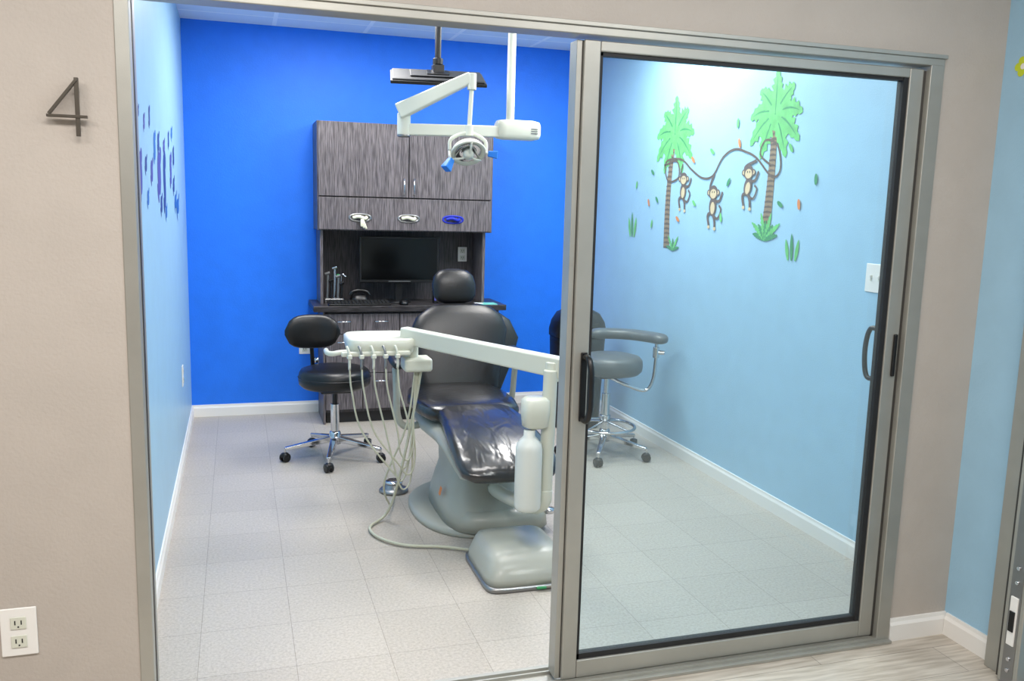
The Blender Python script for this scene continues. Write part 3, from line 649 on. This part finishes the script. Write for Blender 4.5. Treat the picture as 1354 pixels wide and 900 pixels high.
def ribbon(name,pts,w,m):
    C=catmull([(0,a,b) for a,b in pts],6); x=LX(); vs=[]
    for i,p in enumerate(C):
        d=(C[min(i+1,len(C)-1)]-C[max(i-1,0)]).normalized(); nn=Vector((0,-d.z,d.y))
        for s in (-1,1): q=p+nn*w*s; vs.append((x,q.y,q.z))
    mk(name,vs,[(2*i,2*i+1,2*i+3,2*i+2) for i in range(len(C)-1)],m,E)
ribbon("vine",[(5.22,1.84),(5.05,1.86),(5.02,1.76),(5.16,1.74),(5.20,1.86),(5.0,1.87),(4.85,1.80),(4.72,1.75),(4.60,1.76),(4.50,1.86),(4.38,1.90),(4.26,1.88),(4.15,1.84),(4.0,1.74),(3.93,1.78),(3.97,1.90),(4.08,1.93),(4.12,1.86),(4.02,1.80)],0.006,M_trunkd)
def monkey(tag,y,z,s,rot,hang):
    ribbon("arm_up_"+tag,[(y,z+0.05*s),(y+0.05*s,z+0.12*s),(hang[0],hang[1])],0.010*s,M_monk)
    ribbon("arm_side_"+tag,[(y,z+0.03*s),(y-0.08*s,z+0.03*s),(y-0.12*s,z+0.09*s)],0.010*s,M_monk)
    ribbon("tail_"+tag,[(y,z-0.06*s),(y-0.07*s,z-0.09*s),(y-0.11*s,z-0.03*s),(y-0.08*s,z+0.0*s)],0.008*s,M_monk)
    ribbon("leg_a_"+tag,[(y,z-0.05*s),(y+0.06*s,z-0.07*s),(y+0.04*s,z-0.14*s)],0.012*s,M_monk)
    ribbon("leg_b_"+tag,[(y,z-0.05*s),(y-0.03*s,z-0.10*s),(y-0.04*s,z-0.15*s)],0.012*s,M_monk)
    disc("body_"+tag,y,z-0.01*s,0.048*s,0.065*s,M_monk,rot)
    disc("belly_"+tag,y,z-0.02*s,0.028*s,0.042*s,M_tan,rot)
    hy,hz=y,z+0.085*s
    disc("ear_a_"+tag,hy-0.06*s,hz,0.024*s,0.022*s,M_monk); disc("ear_b_"+tag,hy+0.06*s,hz,0.024*s,0.022*s,M_monk)
    disc("ear_c_"+tag,hy-0.06*s,hz,0.013*s,0.013*s,M_tan); disc("ear_d_"+tag,hy+0.06*s,hz,0.013*s,0.013*s,M_tan)
    disc("head_"+tag,hy,hz,0.058*s,0.050*s,M_monk)
    disc("face_"+tag,hy,hz-0.008*s,0.042*s,0.032*s,M_tan)
    for k in (-1,1): disc("eye_%s_%d"%(tag,k+1),hy+k*0.013*s,hz+0.004*s,0.006*s,0.008*s,M_gasket)
    disc("foot_a_"+tag,y+0.04*s,z-0.15*s,0.018*s,0.012*s,M_tan); disc("foot_b_"+tag,y-0.04*s,z-0.16*s,0.018*s,0.012*s,M_tan)
monkey("one",4.95,1.68,0.80,0.1,(4.97,1.84)); 
monkey("two",4.58,1.59,0.85,0.0,(4.58,1.77))
monkey("three",4.22,1.70,0.80,0.3,(4.15,1.83))
rl=random.Random(7)
for i,(y,z,mm) in enumerate(((5.42,1.60,M_org),(5.30,1.62,M_leafd),(5.62,1.72,M_leaf),(5.38,1.80,M_leafd),(4.36,2.04,M_leaf),(4.33,1.93,M_org),(4.62,1.90,M_leaf),(3.63,1.72,M_leafd),(3.91,1.60,M_leafd),(3.75,1.60,M_org),(5.0,1.50,M_org),(4.80,1.60,M_leaf),(4.48,1.52,M_leaf),(4.42,1.72,M_leafd),(4.84,1.86,M_org),(3.85,1.88,M_leaf),(5.36,1.46,M_leaf))):
    disc("loose_leaf_%d"%i,y,z,0.028,0.012,mm,rl.uniform(0.4,2.6))

# decal on the left wall
E=empty("sea_animal_decal",(XL+0.002,4.4,1.7))
def PL(n,y,z,a,b,m,rot=0,k=16):
    lay[0]+=1
    flat(n,[(y+a*math.cos(t)*math.cos(rot)-b*math.sin(t)*math.sin(rot),z+a*math.cos(t)*math.sin(rot)+b*math.sin(t)*math.cos(rot)) for t in [2*math.pi*i/k for i in range(k)]],XL+0.0005+(lay[0]%60)*0.00002,m,E)
for i,(y,z,a,b,m) in enumerate(((3.50,1.86,0.03,0.02,M_navyd),(3.52,1.64,0.05,0.08,M_purple),(3.50,1.57,0.03,0.04,M_purple),(3.72,1.84,0.03,0.03,M_purple),(3.74,1.68,0.04,0.03,M_navyd),(3.78,1.55,0.04,0.03,M_mid),
    (3.95,1.88,0.03,0.04,M_navyd),(3.98,1.66,0.05,0.045,M_purple),(4.15,1.77,0.05,0.06,M_mid),(4.35,1.66,0.09,0.10,M_purple),(4.36,1.80,0.05,0.04,M_navyd),(4.42,1.52,0.05,0.04,M_navyd),(4.65,1.63,0.07,0.13,M_navyd),(4.68,1.80,0.05,0.03,M_purple),(4.70,1.48,0.05,0.03,M_mid),
    (5.0,1.85,0.04,0.04,M_navyd),(5.1,1.70,0.06,0.08,M_purple),(5.25,1.90,0.05,0.03,M_mid),(5.3,1.62,0.06,0.04,M_navyd),(5.42,1.53,0.08,0.04,M_mid),(5.6,1.50,0.10,0.045,M_mid),(5.35,1.78,0.05,0.05,M_navyd))):
    PL("figure_%d"%i,y,z,a,b,m)
    PL("fin_%d"%i,y+a*0.9,z+b*0.8,a*0.7,b*0.35,m,0.6)
    PL("tail_%d"%i,y-a*0.9,z-b*0.9,a*0.6,b*0.3,m,-0.8)
E=empty("flower_decal",(XHR-0.002,2.39,2.065))
for i in range(5):
    t=i*2*math.pi/5; flat("petal_%d"%i,[(2.39+0.020*math.cos(t)+0.014*math.cos(q),2.065+0.020*math.sin(t)+0.014*math.sin(q)) for q in [2*math.pi*j/14 for j in range(14)]],XHR-0.001-i*0.0001,M_lime,E)
flat("petal_centre",[(2.39+0.010*math.cos(q),2.065+0.010*math.sin(q)) for q in [2*math.pi*j/14 for j in range(14)]],XHR-0.002,M_white,E)

# ---------------------------------------------------------------- lights
def troffer(name,x,y,sx,sy,power,col=(1,0.985,0.96)):
    E=empty(name,(x,y,ZC-0.012))
    for n,a in (("rim_1",(x-sx/2-0.02,x-sx/2,y-sy/2,y+sy/2)),("rim_2",(x+sx/2,x+sx/2+0.02,y-sy/2,y+sy/2)),("rim_3",(x-sx/2,x+sx/2,y-sy/2-0.02,y-sy/2)),("rim_4",(x-sx/2,x+sx/2,y+sy/2,y+sy/2+0.02))):
        box(n,*a,ZC-0.014,ZC,M_white,E)
    box("diffuser",x-sx/2,x+sx/2,y-sy/2,y+sy/2,ZC-0.008,ZC-0.002,mat("diffuser_glow",(255,252,246),0.5,emit=1.2),E)
    l=bpy.data.lights.new(name+"_lamp","AREA"); l.shape='RECTANGLE'; l.size=sx; l.size_y=sy; l.energy=power; l.color=col
    o=bpy.data.objects.new("lamp",l); COL.objects.link(o); o.location=(0,0,-0.012); o.parent=E
troffer("ceiling_light_panel",0.60,5.10,0.58,1.15,39,(1,0.975,0.945))
troffer("ceiling_light_panel",2.10,4.75,0.58,1.15,52,(1,0.975,0.945))
troffer("ceiling_light_panel",1.2,3.3,1.15,0.58,25,(1,0.97,0.94))
troffer("ceiling_light_panel",0.0,0.9,1.15,0.58,43,(1,0.96,0.92))
troffer("ceiling_light_panel",1.6,0.9,1.15,0.58,33,(1,0.96,0.92))
troffer("ceiling_light_panel",-1.6,0.9,1.15,0.58,30,(1,0.96,0.92))
w=bpy.data.worlds.new("World"); SC.world=w; w.use_nodes=True
w.node_tree.nodes["Background"].inputs[0].default_value=(0.9,0.95,1,1); w.node_tree.nodes["Background"].inputs[1].default_value=0.3
SC.view_settings.view_transform='Standard'; SC.view_settings.look='None'; SC.view_settings.exposure=0.0

# ---------------------------------------------------------------- camera
yaw,pit,rol,F=0.30632,0.15400,0.02678,1153.48
f=Vector((math.sin(yaw)*math.cos(pit),math.cos(yaw)*math.cos(pit),-math.sin(pit)))
r=Vector((math.cos(yaw),-math.sin(yaw),0)); u=r.cross(f)
r2=r*math.cos(rol)+u*math.sin(rol); u2=-r*math.sin(rol)+u*math.cos(rol)
cd=bpy.data.cameras.new("camera"); cd.sensor_width=36; cd.sensor_fit='HORIZONTAL'; cd.lens=F/1354*36; cd.clip_start=0.02
co=bpy.data.objects.new("camera",cd); COL.objects.link(co)
M=Matrix.Identity(4)
for i in range(3): M[i][0]=r2[i]; M[i][1]=u2[i]; M[i][2]=-f[i]
M[0][3],M[1][3],M[2][3]=0,0,1.56
co.matrix_world=M
SC.camera=co
